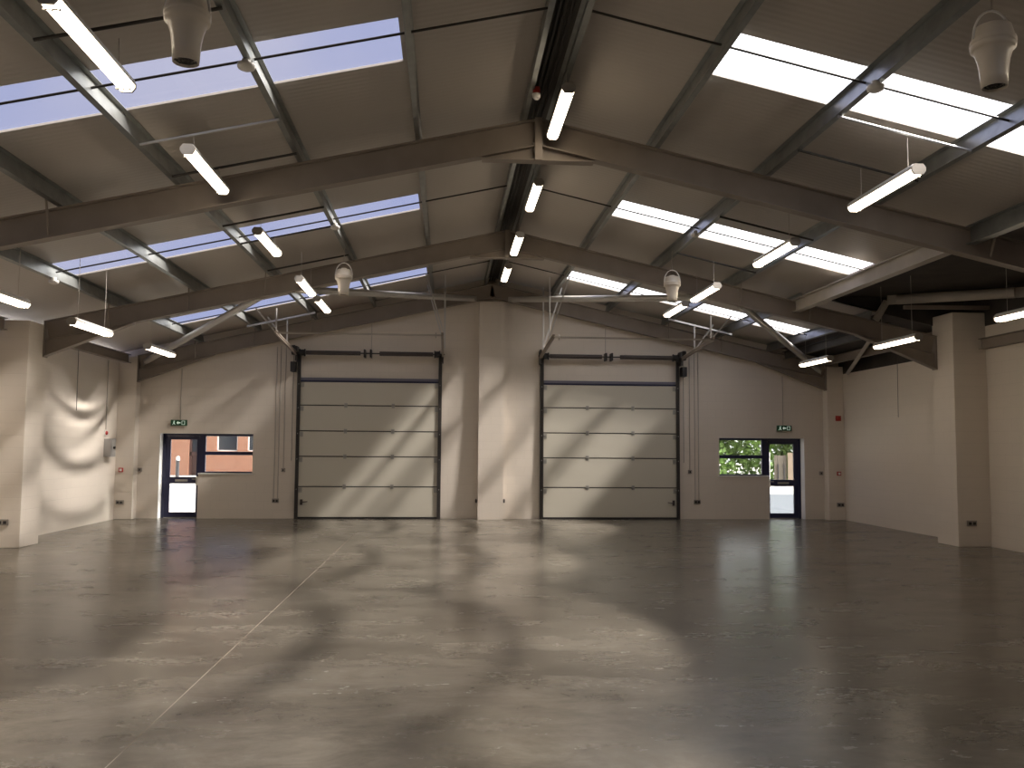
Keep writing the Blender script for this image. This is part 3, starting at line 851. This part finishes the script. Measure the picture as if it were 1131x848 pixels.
wall_pipe(3.07, 4.40, 5.1, 'thin conduit dropping to the spring shaft of the right roller door', .009)

def plate(loc, w, h, normal, name, label, cat, matn='metal_socket', pips=2, red=False):
    """small wall plate; normal 'y' faces the camera on a wall at y, '+x'/'-x' on side walls"""
    rz = {'y': 0, '+x': PI / 2, '-x': -PI / 2}[normal]
    root = empty(name, loc, label, cat, rot=(0, 0, rz))
    MB().box(-w / 2, w / 2, -.035, 0, -h / 2, h / 2).build('box', matn, root, bevel=.006)
    for k in range(pips):
        cxp = (k - (pips - 1) / 2) * w * .46
        p = MB()
        if red: p.box(cxp - w * .28, cxp + w * .28, -.04, -.035, -h * .28, h * .28); p.build('glass_face', 'white_plastic', root)
        else:
            p.box(cxp - w * .15, cxp + w * .15, -.041, -.035, -h * .28, h * .22); p.build('insert', 'black', root)
    return root
plate((-5.56, WY, .46), .17, .11, 'y', 'wall_socket', 'metal double socket at the foot of the conduits left of the left roller door', 'socket')
plate((5.55, WY, .46), .17, .11, 'y', 'wall_socket', 'metal double socket at the foot of the conduits right of the right roller door', 'socket')
plate((-5.38, WY, 1.25), .10, .10, 'y', 'wall_switch', 'single metal switch left of the left roller door', 'switch', pips=1)
plate((5.36, WY, 1.26), .10, .10, 'y', 'wall_switch', 'single metal switch right of the right roller door', 'switch', pips=1)
plate((-9.36, 23.06, .43), .19, .11, 'y', 'wall_socket', 'double socket on the far left corner pier', 'socket')
plate((9.37, 23.06, .41), .19, .11, 'y', 'wall_socket', 'double socket on the far right corner pier', 'socket')
plate((-9.36, 23.06, 1.24), .11, .11, 'y', 'call_point', 'red fire alarm call point on the far left corner pier', 'fire alarm', 'red', 1, True)
plate((9.34, 23.06, 1.24), .11, .11, 'y', 'call_point', 'red fire alarm call point on the far right corner pier', 'fire alarm', 'red', 1, True)
plate((-9.0, WY, 1.24), .10, .10, 'y', 'wall_switch', 'light switch between the left corner pier and the left exit door', 'switch', pips=1)
plate((8.98, WY, 1.24), .10, .10, 'y', 'wall_switch', 'light switch between the right exit door and the corner pier', 'switch', pips=1)
plate((-9.13, 16.70, .46), .19, .11, 'y', 'wall_socket', 'double socket on the boxed pier at the left edge', 'socket')
plate((9.10, 16.70, .46), .19, .11, 'y', 'wall_socket', 'double socket on the big boxed pier on the right', 'socket')
snd = empty('alarm_sounder', (9.35, 23.06, 2.72), 'dark red alarm sounder high on the far right corner pier', 'fire alarm')
MB().lathe([(0, -.09), (.05, -.085), (.065, -.05), (.075, 0)], (0, 0, 0), 'y', 20).build('horn', 'red', snd)
MB().box(-.07, .07, -.03, 0, -.07, .07).build('base', 'red', snd)
for x, side in ((-.345, 'left'), (.335, 'right')):
    s = -1 if x < 0 else 1
    b = empty('bolt_keep', (x, WY - .02, .47), 'small dark bracket low on the %s side of the middle pilaster' % side, 'bracket')
    MB().box(*sorted((0, s * .05)), -.05, .02, -.04, .04).build('plate', 'shaft', b)
    MB().tube([(s * .03, -.05, -.05), (s * .03, -.05, .06)], .01, 8).build('pin', 'shaft', b)

# left wall services
wire([(-9.30, 20.05, 3.95), (-9.30, 20.06, 3.2), (-9.31, 20.09, 2.62)], .008, 'hanging_flex', 'loose flex hanging down in front of the scalloped light on the left wall', 'cord', 'cable')
wire([(-9.495, 22.32, 3.95), (-9.495, 22.32, 2.24)], .014, 'wall_conduit', 'conduit running down the left wall to the red beacon', 'conduit', 'conduit')
wire([(9.30, 19.76, 4.33), (9.30, 19.78, 2.64)], .006, 'hanging_flex', 'loose flex hanging in front of the right wall near its pier', 'cord', 'cable')
bc = empty('alarm_beacon', (-9.51, 22.30, 2.16), 'small red beacon above the grey switch box on the left wall', 'fire alarm')
MB().lathe([(.05, 0), (.05, .05), (.03, .07), (0, .07)], (0, 0, 0), 'x', 16).build('lens', 'red', bc)
MB().box(0, .03, -.06, .06, -.06, .06).build('base', 'white_plastic', bc)
gb = empty('switch_box', (-9.51, 22.42, 1.80), 'grey metal isolator box on the left wall near the corner', 'switch box')
MB().box(0, .17, -.16, .16, -.22, .22).build('case', 'grey_box', gb, bevel=.01)
MB().box(.17, .18, -.13, .13, -.19, .19).build('cover', 'grey_box', gb)
MB().tube([(.18, 0, 0), (.22, 0, 0)], .03, 12).build('rotary_handle', 'black', gb)

# ================================================================== OUTSIDE
tag(MB().box(-60, 60, WY + .36, 120, -.25, -.03).build('ground_paving', 'pave'), 'bright pale paving outside the exit doors', 'paving', kind='structure')
tag(MB().box(4, 40, WY + .6, 36.9, -.03, -.015).build('ground_shaded', 'asphalt'), 'asphalt strip outside the right exit door with shade painted into its grey', 'paving', kind='structure')  # stops at the shade boundary; the shade is painted in its colour
bb = empty('brick_building', (-19.35, 58, -.03), 'red brick building across the yard seen through the left exit', 'building')
bb.scale = (1.1485,) * 3
def brick_wall():
    m = MB()
    # wall with punched openings: list of (x0,x1,z0,z1)
    ops = [(1.5, 2.03, 0, 3.0), (3.01, 4.15, 1.36, 2.7), (4.70, 5.84, 1.36, 2.7)]
    xs = sorted({-14, 14, *[o[0] for o in ops], *[o[1] for o in ops]})
    for a, b in zip(xs, xs[1:]):
        hit = [o for o in ops if o[0] <= a and b <= o[1]]
        if not hit: m.box(a, b, 0, .4, 0, 6)
        else:
            if hit[0][2] > 0: m.box(a, b, 0, .4, 0, hit[0][2])
            m.box(a, b, 0, .4, hit[0][3], 6)
    m.build('brick_wall', 'brick', bb)
    for i, o in enumerate(ops):
        if i == 0:
            d = MB().box(o[0], o[0] + .12, .1, .2, 0, 3.0).box(o[1] - .08, o[1], .1, .2, 0, 3.0).box(o[0], o[1], .1, .2, 1.1, 1.3).build('door_frame', 'brown', bb)
            MB().box(o[0], o[1], .2, .22, 0, 1.2).build('lower_panel', 'brown', d)
            MB().box(o[0], o[1], .2, .22, 1.2, 3.0).build('pane', 'dark_glass', d)
        else:
            w = MB().box(o[0], o[1], .12, .2, o[2], o[2] + .06).box(o[0], o[0] + .06, .12, .2, o[2], o[3]).box(o[1] - .06, o[1], .12, .2, o[2], o[3]).box(o[0], o[1], .12, .2, o[3] - .06, o[3]).build('window_frame', 'reveal', bb)
            MB().box(o[0], o[1], .19, .21, o[2], o[3]).build('pane', 'dark_glass', w)
brick_wall()
bo = empty('bollard', (-14.9, 46.5, -.03), 'dark bollard with a white cap outside the left exit door', 'bollard')
MB().lathe([(.09, 0), (.09, 1.10), (.10, 1.11), (.10, 1.14)], seg=18).build('post', 'bollard', bo)
MB().lathe([(.10, 1.14), (.10, 1.16), (.095, 1.28), (.06, 1.34), (0, 1.35)], seg=18).build('cap', 'reveal', bo)

# hedge: leaves nobody could count
def hedge():
    m = MB()
    for i in range(16000):
        x = random.uniform(8, 26); top = 4.6 + .7 * math.sin(x * 1.3) + .5 * math.sin(x * 3.1)
        z = random.uniform(0, 1) ** .8 * top
        y = 47.6 + random.uniform(-1, 1) * (.9 + .5 * math.sin(x * 2.3 + z * 1.7))
        sz = random.uniform(.10, .24)
        a = Vector((random.gauss(0, 1), random.gauss(0, 1), random.gauss(0, 1))).normalized()
        b = a.cross(Vector((random.gauss(0, 1), random.gauss(0, 1), random.gauss(0, 1)))).normalized()
        c = Vector((x, y, z))
        m.raw([c - a * sz, c + b * sz * .5, c + a * sz, c - b * sz * .5], [(0, 1, 2, 3)])
    return m
tag(hedge().build('hedge', 'leaf'), 'tall leafy green hedge seen through the right exit door and window', 'hedge', kind='stuff')
fe = empty('timber_fence', (0, 45, -.03), 'weathered grey timber gate before the hedge outside the right exit', 'gate')
for k in range(4):
    x = 15.87 + k * .168
    MB().box(x, x + .158, 0, .025, 0, 1.62 - .012 * (k % 3)).build('board', 'wood', fe)
for x in (16.05, 16.36):
    MB().box(x, x + .035, -.05, 0, 0, 1.15).build('upright', 'bollard', fe)
MB().box(15.87, 16.54, .025, .08, .4, .5).build('rail', 'wood', fe)
MB().box(15.87, 16.54, .025, .08, 1.3, 1.4).build('rail', 'wood', fe)
tag(MB().box(16.56, 17.3, 44.9, 44.97, -.03, 1.72).build('board_panel', 'pale_wood'), 'pale timber panel right of the grey gate outside', 'panel')
tag(MB().lathe([(.075, -.03), (.075, 1.70), (.06, 1.76), (0, 1.78)], (15.56, 45.0, 0), seg=16).build('gate_post', 'reveal'), 'white post left of the grey timber gate outside', 'post')
